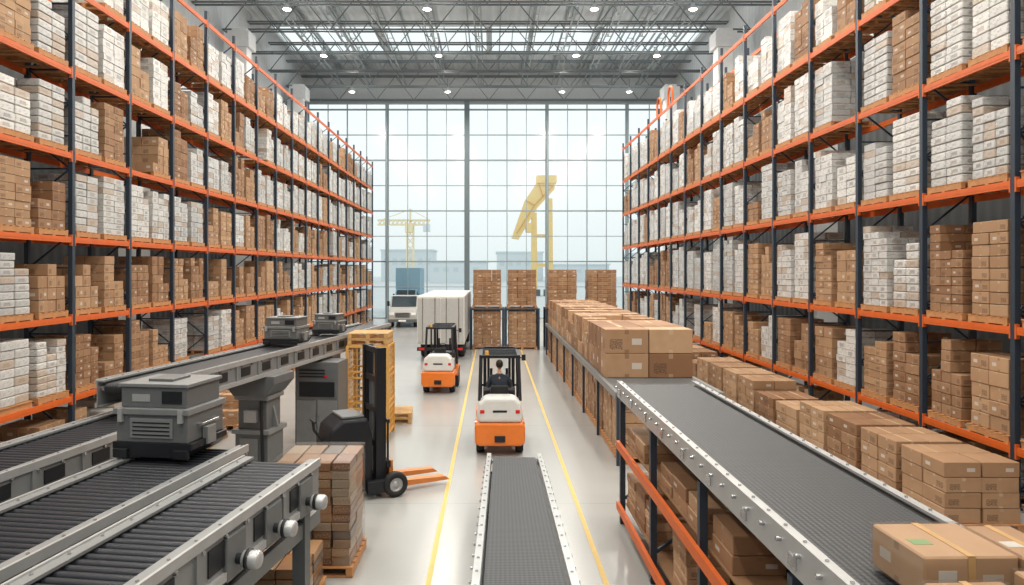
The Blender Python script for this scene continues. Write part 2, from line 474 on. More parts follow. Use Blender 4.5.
# box row in the aisle ------------------------------------------------
y=16.25; 
while y<32.5:
    if y<18.3: ln,nx,lh,nl=.68,2,.565,2
    else: ln,nx,lh,nl=random.choice([.42,.5,.55]),3,.375,random.choice([3,3,3,3,2])
    for i in range(nx):
        for k in range(nl-(1 if (y>19 and random.random()<.12) else 0)): addbox(2.62+2.05*(i+.5)/nx,y+ln/2,1.5+k*lh,2.05/nx-.02,ln-.015,lh-.01,'b',(i==0 or k>=nl-1 or y<17),random.uniform(-.008,.008))
    y+=ln
y=14.4
while y<33:
    load(3.58,y+.6,0,1.84,1.16,1.3,'b','-x',nx=3,ny=3,lh=.23,short=False); y+=1.25
sr=empty('shelf_rack',(2.6,14.3,0),0,'long blue-grey steel shelf rack carrying a row of large cartons','shelf rack')
for yy in np.arange(0,19,2.67):
    for x in (-.06,2.06): mk('shelf_post',MB().bb(x,x+.06,yy-.03,yy+.03,0,1.44),M_navy,sr)
mk('shelf_deck',MB().bb(0,2.06,0,18.8,1.455,1.495),M_grey,sr)
mk('shelf_rail',MB().bb(-.08,-.0,0,18.8,1.36,1.5),M_mgrey,sr); mk('shelf_rail',MB().bb(2.06,2.14,0,18.8,1.36,1.5),M_mgrey,sr)

def stackframe(cx,cy,w,d,h):
    r=empty('stacking_frame',(cx,cy,0),0,'dark blue steel stacking frame holding two tiers of boxed pallets','stacking frame','stacking frames')
    for sx in (-1,1):
        for sy in (-1,1): mk('post',MB().bb(sx*w/2-.05,sx*w/2+.05,sy*d/2-.05,sy*d/2+.05,0,h),M_navy,r)
    mk('deck',MB().bb(-w/2,w/2,-d/2,d/2,h-.1,h),M_navy,r)
for cx in (-.25,1.52,3.55,5.55):
    stackframe(cx,35.8,1.64,1.44,2.08)
    load(cx,35.8,0,1.40,1.22,1.9,'b','-y',nx=3,ny=2,lh=.2,short=False)
    load(cx,35.8,2.08,1.42,1.25,1.85,'b','-y',nx=3,ny=2,lh=.2,short=False)
y=11.2
while y<32:
    load(7.45,y,0,1.15,1.14,random.choice([.85,1.1,1.1]),'b','-x',nx=2,ny=2,lh=.235,short=False); y+=1.3
y=12.5
while y<34:
    load(-8.4,y,0,1.1,1.1,random.uniform(.7,1.2),'b','+x'); y+=random.uniform(1.35,1.9)
load(-6.9,16.2,0,1.1,1.1,1.0,'b','+x'); load(-6.9,18.0,0,1.1,1.1,.8,'b','+x')
load(-2.34,9.6,0,.98,.95,1.50,'m','-y',nx=4,ny=2,lh=.112,short=False)
mk('stretch_film',MB().bb(-2.34-.51,-2.34+.51,9.6-.5,9.6+.5,.15,1.52),M_film,label='clear stretch film wrapped around the small packages',cat='plastic film')
load(-2.6,8.35,0,.95,.9,.62,'m','-y',nx=3,ny=2,lh=.12,short=False)

# under conveyor rack (right)
ur=empty('storage_shelf',(2.0,2.6,0),0,'low orange and navy shelf rack under the belt conveyor','shelf rack')
for yy in (0.05,2.15,4.25,6.35,8.45):
    for x in (.02,1.14): mk('shelf_post',MB().bb(x,x+.08,yy-.04,yy+.04,0,1.93),M_navy,ur)
    mk('cross_brace',MB().bar((.1,yy,.4),(1.14,yy,1.15),.04),M_navy,ur); mk('cross_bar',MB().bb(.1,1.14,yy-.02,yy+.02,1.86,1.92),M_navy,ur)
for zz in (.34,1.3):
    mk('shelf_beam',MB().bb(-.03,.02,0,8.5,zz-.12,zz),M_orange,ur); mk('shelf_beam',MB().bb(1.22,1.27,0,8.5,zz-.12,zz),M_orange,ur)
    mk('shelf_board',MB().bb(.1,1.14,0.1,8.4,zz-.02,zz),M_board,ur)
for yb in range(4):
    for zz,hm in ((.34,.75),(1.3,.36)):
        yy=2.65+.15+yb*2.1
        for s in (0,1,2):
            if random.random()<.1: continue
            h=random.uniform(.6,1)*hm; n=max(1,int(h/.12)); 
            for k in range(n): addbox(2.36+random.uniform(-.01,.01),yy+.3+s*.63,zz+k*h/n,.48,.57,h/n-.005,'b',True,random.uniform(-.01,.01)); addbox(2.9,yy+.3+s*.63,zz+k*h/n,.45,.57,h/n-.005,'b',False,0)

# ---- emit cartons
signs=[(a,b,c) for a in(-1,1) for b in(-1,1) for c in(-1,1)]
def cham_box(sx,sy,sz,b):
    d=(sx/2,sy/2,sz/2); vs=[];ix={}
    for s in signs:
        for a in range(3):
            p=[s[i]*(d[i]-(0 if i==a else b)) for i in range(3)]
            ix[(s,a)]=len(vs); vs.append(p)
    fs=[];uv=[]
    def q(s4,a):
        return [ix[(s,a)] for s in s4]
    for a in range(3):
        o=[i for i in range(3) if i!=a]
        for sg in (-1,1):
            cs=[]
            for (p,r) in ((-1,-1),(1,-1),(1,1),(-1,1)):
                s=[0,0,0]; s[a]=sg; s[o[0]]=p; s[o[1]]=r; cs.append(tuple(s))
            fs.append(q(cs,a)); uv.append([(0,0),(1,0),(1,1),(0,1)])
    for a in range(3):
        for bb in range(a+1,3):
            c=3-a-bb
            for sa in(-1,1):
                for sb_ in(-1,1):
                    def S(cv):
                        s=[0,0,0]; s[a]=sa;s[bb]=sb_;s[c]=cv; return tuple(s)
                    fs.append([ix[(S(-1),a)],ix[(S(1),a)],ix[(S(1),bb)],ix[(S(-1),bb)]]); uv.append([(.05,.05)]*4)
    for s in signs: fs.append([ix[(s,0)],ix[(s,1)],ix[(s,2)]]); uv.append([(.05,.05)]*3)
    for i,f in enumerate(fs):
        A,B,C=[Vector(vs[k]) for k in f[:3]]
        n=(B-A).cross(C-A); ce=sum((Vector(vs[k]) for k in f),Vector())/len(f)
        if n.dot(ce)<0: fs[i]=f[::-1]; uv[i]=uv[i][::-1]
    return vs,fs,uv
def setrnd(me,vals):
    a=me.attributes.new('rnd','FLOAT','FACE'); a.data.foreach_set('value',vals)
def carton(b,name,mat,bevel,lab,cat,grp):
    vs,fs,uv=cham_box(b[3],b[4],b[5],bevel)
    me=bpy.data.meshes.new(name); me.from_pydata(vs,[],fs); me.materials.append(mat)
    u=me.uv_layers.new(name='UVMap'); u.data.foreach_set('uv',[c for f in uv for p in f for c in p])
    setrnd(me,[b[9]]*len(fs))
    o=bpy.data.objects.new(name,me); o.location=(b[0],b[1],b[2]); o.rotation_euler=(0,0,b[8]); col.objects.link(o)
    return tag(o,lab,cat,grp)
def in_view(x,y,z):
    if y<2: return False
    p=proj(x,y,z); return -15<p[0]<1040 and -15<p[1]<600
def hidden(x,y,z):
    p=proj(x,y,z)
    if x<-6 and p[0]<345 and p[1]>405: return True
    if x>5 and p[0]>690 and (p[1]-270)>(p[0]-492)/1.80: return True
    return False
for kind,name,mat,lab,cat,grp in (('b','cardboard_box',M_card,'brown cardboard carton sealed with tape in a pallet stack','cardboard box','stacked brown cartons'),
                      ('w','wrapped_package',M_pack,'white plastic-wrapped package stacked on a rack pallet','package','white wrapped packages'),
                      ('m','printed_package',M_mix,'small printed package in a dense stack on a floor pallet','package','small printed packages')):
    L=[b for b in BOX if b[6]==kind]
    cand=[b for b in L if b[7] and in_view(b[0],b[1],b[2]) and not hidden(b[0],b[1],b[2])] if kind!='m' else L
    cand.sort(key=lambda b:-max(b[3],b[4])*b[5]/(b[1]**2))
    ind=cand[:296]; ids=set(map(id,ind)); rest=[b for b in L if id(b) not in ids]
    for b in ind:
        l=lab
        if b[0]>2 and b[0]<5 and b[3]>.9: l='large brown cardboard carton in a long row on the shelf rack'
        elif b[0]>2 and b[0]<3.3 and b[1]<11.2: l='brown carton stored on the shelf under the belt conveyor'
        carton(b,name,mat,{'b':.008,'w':.015,'m':.004}[kind],l,cat,grp)
    if rest:
        A=np.array([[b[0],b[1],b[2],b[3]/2,b[4]/2,b[5]/2] for b in rest])
        sg=np.array([(-1,-1,-1),(1,-1,-1),(1,1,-1),(-1,1,-1),(-1,-1,1),(1,-1,1),(1,1,1),(-1,1,1)])
        V=(A[:,None,:3]+sg[None]*A[:,None,3:]).reshape(-1,3)
        Fq=np.array([(3,2,1,0),(4,5,6,7),(0,1,5,4),(1,2,6,5),(2,3,7,6),(3,0,4,7)])
        FF=(Fq[None]+8*np.arange(len(rest))[:,None,None]).reshape(-1,4)
        me=bpy.data.meshes.new(name+'s'); me.from_pydata(V.tolist(),[],FF.tolist()); me.materials.append(mat)
        u=me.uv_layers.new(name='UVMap'); u.data.foreach_set('uv',np.tile(np.array([0,0,1,0,1,1,0,1],dtype=float),len(FF)))
        setrnd(me,np.repeat([b[9] for b in rest],6))
        o=bpy.data.objects.new(name+'_stacks',me); col.objects.link(o)
        tag(o,('many brown cardboard cartons stacked along the racks' if kind=='b' else 'many white wrapped packages stacked along the racks'),cat,None,'stuff')
    print(kind,len(L),len(ind),len(rest))
for n,(x,y,z,sx,sy,sz,yaw,r) in enumerate(((2.58,4.02,0,.52,.5,.25,.02,.93),(2.99,3.98,0,.28,.5,.25,.0,.7),(2.95,3.42,0,.46,.48,.22,-.05,.8),(2.46,3.42,0,.42,.46,.17,.04,.6))):
    o=carton((x,y,2.205+sz/2,sx,sy,sz,'b',True,yaw,r),'cardboard_box',M_card,.01,'brown film-wrapped carton riding on the belt conveyor','cardboard box','parcels on the belt')
    e=.003
    mk('tape_band',MB().bb(-.02,.02,-sy/2-e,sy/2+e,sz/2,sz/2+e).bb(-.02,.02,-sy/2-e,-sy/2,-sz/2,sz/2+e).bb(-.02,.02,sy/2,sy/2+e,-sz/2,sz/2+e),M_ywood,o)
    mk('shipping_label',MB().bb(-sx*.4,-sx*.4+.11,-.08,.0,sz/2,sz/2+.002),M_green if n in (0,) else M_paper,o)
    mk('side_label',MB().bb(-sx*.35,-sx*.35+.1,-sy/2-.002,-sy/2,-.03,.05),M_paper,o)
    q=.008; mk('film_wrap',MB().bb(-sx/2-q,sx/2+q,-sy/2-q,sy/2+q,-sz/2+.002,sz/2+q),M_film,o)
PAL.sort(key=lambda p:(0 if in_view(p[0],p[1],p[2]) and not hidden(p[0],p[1],p[2]) else 1, p[1]))
pst=MB()
for i,p in enumerate(PAL):
    if i<290:
        o=mk('pallet',pal_mesh,None,loc=p[:3],label='brown wooden pallet under a stack of goods',cat='pallet',group='wooden pallets'); o.scale=(p[3],p[4],1)
    else:
        T=Matrix.Translation(p[:3])@Matrix.Diagonal((p[3],p[4],1,1))
        pst.box((0,0,.13),(1.15,1.1,.022),0,T)
        for x in(-.5,0,.5): pst.box((x,0,.06),(.1,1.1,.12),0,T)
if pst.v: mk('pallets',pst,M_wood,label='wooden pallets under the distant rack loads',cat='pallet',kind='stuff')

# ------------------------------------------------------------------ conveyors
def conveyor(label,p0,p1,w,surface,legs,rail_h=.2,mrail=None,bolts=.35,heavy=False):
    mrail=mrail or M_lgrey
    dx,dy=p1[0]-p0[0],p1[1]-p0[1]; L=math.hypot(dx,dy); rz=math.atan2(-dx,dy)
    root=empty('conveyor',(p0[0],p0[1],0),rz,label,'conveyor')
    pitch=math.atan2(p1[2]-p0[2],L); Ls=math.hypot(L,p1[2]-p0[2])
    M=Matrix.Translation((0,0,p0[2]))@Matrix.Rotation(pitch,4,'X')
    for s in (-1,1):
        xo=s*w/2; b=MB(); xi=s*(w/2-(.1 if heavy else .07))
        P=[(xo,-rail_h),(xo,.03),(xi,.03),(xi,.005),(xo-s*.02,.005),(xo-s*.02,-rail_h+.02),(xi,-rail_h+.02),(xi,-rail_h)]
        b.prism(P,'y',0,Ls,0,M)
        if heavy:
            b.bb(min(xo,xo+s*.025),max(xo,xo+s*.025),0,Ls,-.04,.045,2,M); b.bb(min(xo,xo+s*.03),max(xo,xo+s*.03),0,Ls,-rail_h-.02,-rail_h+.05,2,M)
            y=.6
            while y<Ls-.2:
                b.bb(min(xo,xo+s*.022),max(xo,xo+s*.022),y-.03,y+.03,-rail_h+.05,-.04,0,M)
                b.bb(min(xo,xo+s*.012),max(xo,xo+s*.012),y+.15,y+.45,-rail_h+.1,-.09,3,M); y+=.75
        y=.15
        while y<Ls-.05:
            b.cyl((xo,y,-.06),(xo+s*.035,y,-.06),.018,seg=6,mi=1,M=M); b.cyl((xo-s*.035,y,.03),(xo-s*.035,y,.042),.014,seg=6,mi=1,M=M)
            if not heavy and int(y/bolts)%3==0: b.box((xo+s*.006,y+.1,-rail_h*.6),(.012,.12,rail_h*.35),1,M)
            y+=bolts
        mk('side_rail',b,[mrail,M_steel,M_lgrey,M_dark],root)
    iw=w/2-.1
    if surface=='belt':
        R=.07; P=[]
        for k in range(9):
            a=math.pi/2+math.pi*k/8; P.append((.09+R*math.cos(a),-.02-R+R*math.sin(a)))
        for k in range(9):
            a=-math.pi/2+math.pi*k/8; P.append((Ls-.09+R*math.cos(a),-.02-R+R*math.sin(a)))
        mk('belt',MB().prism(P,'x',-iw,iw,0,M),M_belt,root)
        for yy in(.09,Ls-.09): mk('end_drum',MB().cyl((-w/2+.02,yy,-.09),(w/2-.02,yy,-.09),.05,seg=14,M=M),M_steel,root)
    else:
        n=min(98,int(Ls/.1)); rm=MB().cyl((-iw-.01,0,0),(iw+.01,0,0),.04,seg=10).mesh('roller',[M_roller])
        for k in range(n):
            y=.08+(Ls-.16)*k/(n-1); mk('roller',rm,None,root,loc=M@Vector((0,y,-.045)))
        mk('pan',MB().bb(-iw,iw,.05,Ls-.05,-rail_h+.03,-rail_h+.045,0,M),M_dark,root)
    for (t,zf) in legs:
        zt=p0[2]+(p1[2]-p0[2])*t/L-rail_h
        lg=MB(); q=.07 if heavy else .04
        for s in(-1,1):
            x=s*(w/2-q)
            lg.bb(x-q,x+q,t-q,t+q,zf,zt); lg.bb(x-q*1.8,x+q*1.8,t-q*1.8,t+q*1.8,zf,zf+.02)
        lg.bb(-w/2+.04,w/2-.04,t-.025,t+.025,zf+(zt-zf)*.3-.03,zf+(zt-zf)*.3+.03); lg.bb(-w/2+.04,w/2-.04,t-.03,t+.03,zt-.1,zt)
        if heavy: lg.bar((-w/2+.08,t,zf+(zt-zf)*.35),(w/2-.08,t,zt-.12),.05)
        mk('leg',lg,M_grey,root)
    if heavy and len(legs)>1:
        ts=[l[0] for l in legs]
        for s in (-1,1):
            mk('tie_beam',MB().bb(s*(w/2-.1)-.04,s*(w/2-.1)+.04,ts[0],ts[-1],.55,.65),M_mgrey,root)
            mk('lower_rail',MB().bb(s*(w/2-.05)-.03,s*(w/2-.05)+.03,ts[0]-.8,ts[-1]+.4,p0[2]-rail_h-.3,p0[2]-rail_h-.14),M_dgrey,root)
        for i in range(len(ts)-1):
            t=(ts[i]+ts[i+1])/2
            mk('gear_motor',MB().bb(-.2,.2,t-.16,t+.16,p0[2]-rail_h-.34,p0[2]-rail_h-.02).cyl((.2,t,p0[2]-rail_h-.18),(.34,t,p0[2]-rail_h-.18),.11,seg=16),M_dgrey,root,bev=.015)
            mk('cable_tray',MB().bb(-.3,-.1,ts[i],ts[i+1],.9,.96).tube([(-.2,ts[i],.99),(-.2,t,.99),(-.1,t,1.3)],.025),M_dark,root)
    return root,M,Ls
conveyor('sloping black mesh belt conveyor with light steel rails on the floor',(.23,2.8,1.6),(.37,11.7,.91),.9,'belt',[(.6,0),(3.2,0),(5.8,0),(8.3,0)],.16,M_lgrey)
conveyor('wide black belt conveyor with light metal rails above an orange shelf',(2.63,2.6,2.2),(2.63,11.2,2.2),1.26,'belt',[],.22,M_lgrey,bolts=.3)
rB1,_,_=conveyor('grey roller conveyor beside the storage rack',(-5.9,4.0,1.9),(-4.9,11.3,1.9),1.0,'roller',[(1,0),(4,0),(6.9,0)],.34,M_mgrey,heavy=True)
rB2,_,_=conveyor('grey roller conveyor carrying a scanning machine',(-4.35,1.9,1.9),(-3.44,8.34,1.9),1.1,'roller',[(1.2,0),(3.6,0),(6.1,0)],.40,M_mgrey,heavy=True)
rB3,_,L3=conveyor('grey roller conveyor with drive motors along its side',(-3.15,1.78,1.9),(-2.32,7.72,1.9),.85,'roller',[(1.2,0),(3.6,0),(5.7,0)],.40,M_mgrey,heavy=True)
for t in (4.15,4.85,5.6):
    mk('drive_motor',MB().cyl((.43,t,1.6),(.53,t,1.6),.045,seg=12,mi=1).lathe([(0,0),(.07,0),(.075,.02),(.075,.12),(.065,.14),(.04,.15),(.0,.15)],(.52,t,1.6),'x',18,0).lathe([(.077,.03),(.085,.03),(.085,.06),(.077,.06)],(.52,t,1.6),'x',18,1),[M_lgrey,M_dark],rB3)
    mk('drive_bracket',MB().bb(.42,.46,t-.16,t+.16,1.46,1.82),M_dgrey,rB3,bev=.01)
ju=empty('transfer_unit',(-2.885,7.5,0),-.14,'dark grey transfer drive unit between two roller conveyors','machine')
mk('housing',MB().bb(-.075,.075,-.5,.35,.9,1.7),M_dgrey,ju,bev=.015)
mk('top_plate',MB().bb(-.085,.085,-.52,.37,1.7,1.74),M_mgrey,ju,bev=.006)
mk('support_post',MB().bb(-.06,.06,-.1,.1,0,.9),M_grey,ju)
rA,_,_=conveyor('raised grey belt conveyor carried by a steel pillar',(-5.08,9.75,2.42),(-3.42,20.4,2.42),.95,'belt',[(10.4,0)],.34,M_mgrey,heavy=True)
mk('support_bracket',MB().bb(-.3,.3,.3,.5,1.96,2.08),M_dgrey,rA)
def control_box(loc,rz,lab):
    r=empty('control_cabinet',loc,rz,lab,'control cabinet')
    mk('cabinet_body',MB().bb(-.21,.21,-.2,.2,0,.86),M_dgrey,r,bev=.02)
    mk('door',MB().bb(-.19,.19,-.22,-.2,.05,.82),M_mgrey,r,bev=.005)
    mk('handle',MB().bb(.13,.16,-.25,-.22,.4,.55),M_steel,r)
    mk('display',MB().bb(-.13,.06,-.226,-.219,.6,.75),M_dark,r)
    return r
control_box((-2.5,6.38,0),-.14,'small grey control cabinet under the roller conveyors')
control_box((-3.68,6.7,0),-.14,'small grey control cabinet under the roller conveyors')

def machine(loc,rz,sc,lab):
    r=empty('scanning_machine',loc,rz,lab,'machine'); 
    mk('base',MB().prism([(-.44,0),(.44,0),(.56,.10),(.56,.17),(-.56,.17),(-.56,.10)],'y',-.42,.42),M_dark,r,bev=.008)
    for s in(-1,1): mk('foot',MB().bb(s*.42-.1,s*.42+.1,-.47,-.40,.0,.1),M_dark,r,bev=.008)
    mk('body',MB().bb(-.5,.5,-.42,.42,.17,.52),M_dgrey,r,bev=.012)
    mk('waist_band',MB().bb(-.53,.53,-.45,.45,.48,.55),M_mgrey,r,bev=.008)
    mk('upper_housing',MB().bb(-.46,.46,-.38,.40,.55,.78),M_dgrey,r,bev=.012)
    mk('top_cover',MB().bb(-.49,.49,-.40,.42,.78,.82),M_mgrey,r,bev=.006)
    mk('top_hatch',MB().bb(-.2,.15,-.2,.2,.82,.85),M_dgrey,r,bev=.006)
    mk('front_panel',MB().bb(-.3,.3,-.435,-.418,.22,.44),M_mgrey,r,bev=.005)
    mk('control_panel',MB().bb(.12,.4,-.392,-.38,.6,.74),M_dark,r,bev=.004)
    for k in range(4): mk('vent_slot',MB().bb(-.26,.26,-.44,-.43,.25+k*.045,.265+k*.045),M_dark,r)
    mk('label_plate',MB().bb(-.3,-.05,-.388,-.38,.62,.7),M_lgrey,r)
    for x in(-.42,.42): mk('latch',MB().bb(x-.03,x+.03,-.47,-.42,.4,.55),M_lgrey,r)
    for s in(-1,1): mk('side_handle',MB().tube([(s*.5,-.2,.35),(s*.56,-.2,.35),(s*.56,.2,.35),(s*.5,.2,.35)],.016),M_steel,r)
    for s in(-1,1): mk('clamp_block',MB().bb(s*.55-.04,s*.55+.04,-.1,.1,.1,.3),M_mgrey,r,bev=.006)
    r.scale=sc
    return r
machine((-3.66,8.0,1.95),-.14,(.84,.88,.98),'boxy grey scanning machine with dark base on the roller conveyor')
machine((-4.32,14.75,2.46),-.16,(.72,.72,.68),'small grey scanning machine on the raised conveyor')
machine((-3.97,17.1,2.46),-.16,(.62,.62,.58),'small grey scanning machine on the raised conveyor')

def pillar(x,y,h):
    r=empty('support_pillar',(x,y,0),-.16,'thick grey steel pillar carrying the raised conveyor','support pillar')
    mk('base',MB().prism([(-.52,0),(.52,0),(.52,.12),(.38,.34),(-.38,.34),(-.52,.12)],'y',-.5,.5),M_dgrey,r,bev=.012)
    mk('lower_column',MB().bb(-.32,.32,-.32,.32,.34,1.0),M_dgrey,r,bev=.012)
    mk('collar',MB().bb(-.37,.37,-.37,.37,.98,1.06),M_mgrey,r,bev=.008)
    mk('upper_column',MB().bb(-.28,.28,-.28,.28,1.06,h-.42),M_dgrey,r,bev=.012)
    mk('collar',MB().bb(-.33,.33,-.33,.33,h-.46,h-.38),M_mgrey,r,bev=.008)
    mk('bracket',MB().prism([(-.3,h-.38),(.3,h-.38),(.5,h-.14),(.5,h),(-.5,h),(-.5,h-.14)],'y',-.42,.42),M_dgrey,r,bev=.012)
    mk('access_panel',MB().bb(-.22,.14,-.345,-.32,.45,.9),M_mgrey,r,bev=.005)
    for s in(-1,1): mk('rib',MB().prism([(s*.28,1.06),(s*.38,1.06),(s*.28,h-.6)],'y',-.03,.03),M_mgrey,r)
    mk('cable_duct',MB().tube([(.24,-.35,.4),(.24,-.38,1.0),(.2,-.33,1.6)],.03),M_black,r)
    mk('junction_box',MB().bb(-.12,.12,-.38,-.28,1.2,1.42),M_lgrey,r,bev=.008)
    return r
pillar(-4.38,13.2,2.06)
def cabinet(x,y,w,d,h,lab):
    r=empty('machine_cabinet',(x,y,0),-.1,lab,'machine cabinet')
    mk('body',MB().bb(-w/2,w/2,-d/2,d/2,.08,h),M_dgrey,r,bev=.02)
    mk('plinth',MB().bb(-w/2+.03,w/2-.03,-d/2+.03,d/2-.03,0,.08),M_dark,r)
    for s in(-1,1):
        mk('door',MB().bb(s*w/4-w/4+.02,s*w/4+w/4-.02,-d/2-.02,-d/2,.12,h*.58),M_mgrey,r,bev=.005)
        mk('handle',MB().bb(s*.04-.012,s*.04+.012,-d/2-.05,-d/2-.02,h*.3,h*.42),M_steel,r)
    mk('control_panel',MB().bb(-w/2+.08,w/2-.08,-d/2-.02,-d/2,h*.62,h*.78),M_dark,r,bev=.004)
    mk('indicator_lamp',MB().cyl((.2,-d/2-.03,h*.84),(.2,-d/2,h*.84),.03,seg=10),M_red,r)
    v=MB()
    for k in range(3): v.bb(-w/2+.08,w/2-.3,-d/2-.015,-d/2,h*.83+k*.07,h*.83+k*.07+.03)
    mk('vent_grille',v,M_dark,r)
    mk('cable_conduit',MB().tube([(-w/2-.05,-d/4,.05),(-w/2-.05,-d/4,h-.1)],.03),M_black,r)
cabinet(-3.78,15.6,.95,.7,2.0,'tall grey machine cabinet with double doors under the raised conveyor')
cabinet(-4.35,17.6,.9,.7,1.9,'tall grey machine cabinet with double doors under the raised conveyor')

# ------------------------------------------------------------------ forklift
def wheel(parent,c,r,w):
    o=mk('wheel',MB().lathe([(r*.55,-w/2),(r*.93,-w/2),(r,-w*.33),(r,w*.33),(r*.93,w/2),(r*.55,w/2),(r*.55,-w/2)],c,'x',28),M_black,parent)
    mk('rim',MB().lathe([(0,-w*.3),(r*.2,-w*.36),(r*.25,-w*.2),(r*.5,-w*.2),(r*.56,-w*.45),(r*.56,w*.45),(r*.5,w*.2),(r*.25,w*.2),(r*.2,w*.36),(0,w*.3)],c,'x',20),M_lgrey,o)
def forklift(loc,rz,lab):
    r=empty('forklift',loc,rz,lab,'forklift')
    cw=MB().prism([(-.57,.30),(-.46,.24),(.46,.24),(.57,.30),(.57,.70),(.50,.76),(-.50,.76),(-.57,.70)],'y',-1.16,-.95)
    cw.bb(-.33,.33,-.95,-.35,.25,.76).bb(-.57,.57,-.95,-.35,.58,.76)
    mk('counterweight',cw,M_orange2,r,bev=.045)
    hd=MB().prism([(-.50,.76),(.50,.76),(.53,.92),(.47,1.2),(.33,1.34),(-.33,1.34),(-.47,1.2),(-.53,.92)],'y',-1.14,-.6)
    mk('rear_cover',hd,M_white,r,bev=.09)
    mk('hood',MB().bb(-.45,.45,-.6,.15,.78,1.08),M_white,r,bev=.03)
    mk('vent_slot',MB().bb(-.16,.16,-1.15,-1.13,1.0,1.05),M_dark,r,bev=.008)
    mk('tow_hitch',MB().bb(-.12,.12,-1.2,-1.1,.34,.48),M_dark,r,bev=.01)
    for s in(-1,1):
        mk('tail_light',MB().bb(s*.4-.05,s*.4+.05,-1.155,-1.11,.98,1.06),M_red,r,bev=.01)
        mk('fender',MB().prism([(.15,.45),(.2,.78),(.95,.78),(1.0,.5),(.9,.68),(.75,.74),(.5,.74),(.35,.66),(.28,.45)],'x',s*.57-.1*(s>0)-.0,s*.57+.1*(s<0)+.0),M_orange2,r)
    mk('chassis',MB().bb(-.42,.42,-.3,.9,.2,.66).bb(-.42,.42,.1,.8,.66,.7),M_orange2,r,bev=.02)
    mk('dashboard',MB().prism([(.62,.7),(.86,.7),(.84,1.22),(.72,1.28),(.62,1.2)],'x',-.4,.4),M_dark,r,bev=.02)
    for x,y,rr,w in((.45,-.65,.25,.18),(-.45,-.65,.25,.18),(.47,.6,.32,.2),(-.47,.6,.32,.2)): wheel(r,(x,y,rr),rr,w)
    st=mk('seat',MB().bb(-.24,.24,-.38,.1,1.08,1.2),M_black,r,bev=.04)
    mk('backrest',MB().prism([(-.48,1.15),(-.34,1.15),(-.4,1.5),(-.5,1.5)],'x',-.2,.2),M_black,st,bev=.03)
    gd=MB()
    for s in(-1,1):
        gd.bar((s*.47,-.8,1.2),(s*.44,-.62,2.2),.06); gd.bar((s*.47,.84,.75),(s*.44,.55,2.2),.06)
        gd.bar((s*.44,-.65,2.2),(s*.44,.6,2.2),.07)
    gd.bar((-.44,-.65,2.2),(.44,-.65,2.2),.07); gd.bar((-.44,.6,2.2),(.44,.6,2.2),.07)
    for k in range(1,7): y=-.65+1.25*k/7; gd.bar((-.44,y,2.21),(.44,y,2.21),.03,.05)
    mk('overhead_guard',gd,M_dark,r)
    mk('warning_lamp',MB().cyl((-.3,-.6,2.235),(-.3,-.6,2.33),.05,.04,seg=12),M_yellow,r)
    sw=MB(); 
    T=Matrix.Translation((0,.47,1.42))@Matrix.Rotation(math.radians(-60),4,'X')
    pts=[T@Vector((.17*math.cos(a),0.17*math.sin(a),0)) for a in [2*math.pi*k/20 for k in range(21)]]
    sw.tube(pts,.014,6); sw.cyl((0,.49,1.42),(0,.7,1.2),.025,seg=8)
    for a in (0,2.1,4.2): sw.bar(T@Vector((0,0,0)),T@Vector((.16*math.cos(a),.16*math.sin(a),0)),.02)
    mk('steering_wheel',sw,M_black,r)
    ms=MB()
    for s in(-1,1):
        ms.bb(s*.36-.04,s*.36+.04,.98,1.1,.08,2.24); ms.bb(s*.27-.03,s*.27+.03,1.0,1.09,.08,2.2)
        ms.cyl((s*.2,1.0,.2),(s*.2,1.0,1.7),.035,seg=10)
    for z in (.25,1.2,2.2): ms.bb(-.36,.36,1.0,1.06,z-.05,z+.05)
    mk('mast',ms,M_dark,r)
    cr=MB().bb(-.5,.5,1.1,1.15,.15,.25).bb(-.5,.5,1.1,1.15,.5,.6)
    for k in range(7): cr.bb(-.48+k*.16-.012,-.48+k*.16+.012,1.1,1.13,.6,1.25)
    cr.bb(-.5,.5,1.1,1.14,1.23,1.28)
    mk('carriage',cr,M_dark,r)
    for s in(-1,1): mk('fork',MB().prism([(1.15,.6),(1.19,.6),(1.2,.1),(2.2,.07),(2.2,.055),(1.15,.055)],'x',s*.25-.06,s*.25+.06),M_dark,r)
    mk('mirror',MB().bar((.44,.55,2.0),(.6,.6,2.05),.02).bb(.56,.66,.58,.61,1.95,2.1),M_dark,r)
    return r
fk=forklift((.17,16.05,0),0.0,'orange and white counterweight forklift with a driver seated in it')
fk.scale=(.95,.95,.95)
fk2=copy_thing(fk,(-1.7,23.6,0),-.04); fk2['label']='orange and white counterweight forklift parked behind a white trailer'
for o in (fk,fk2): o['group']='counterweight forklifts'

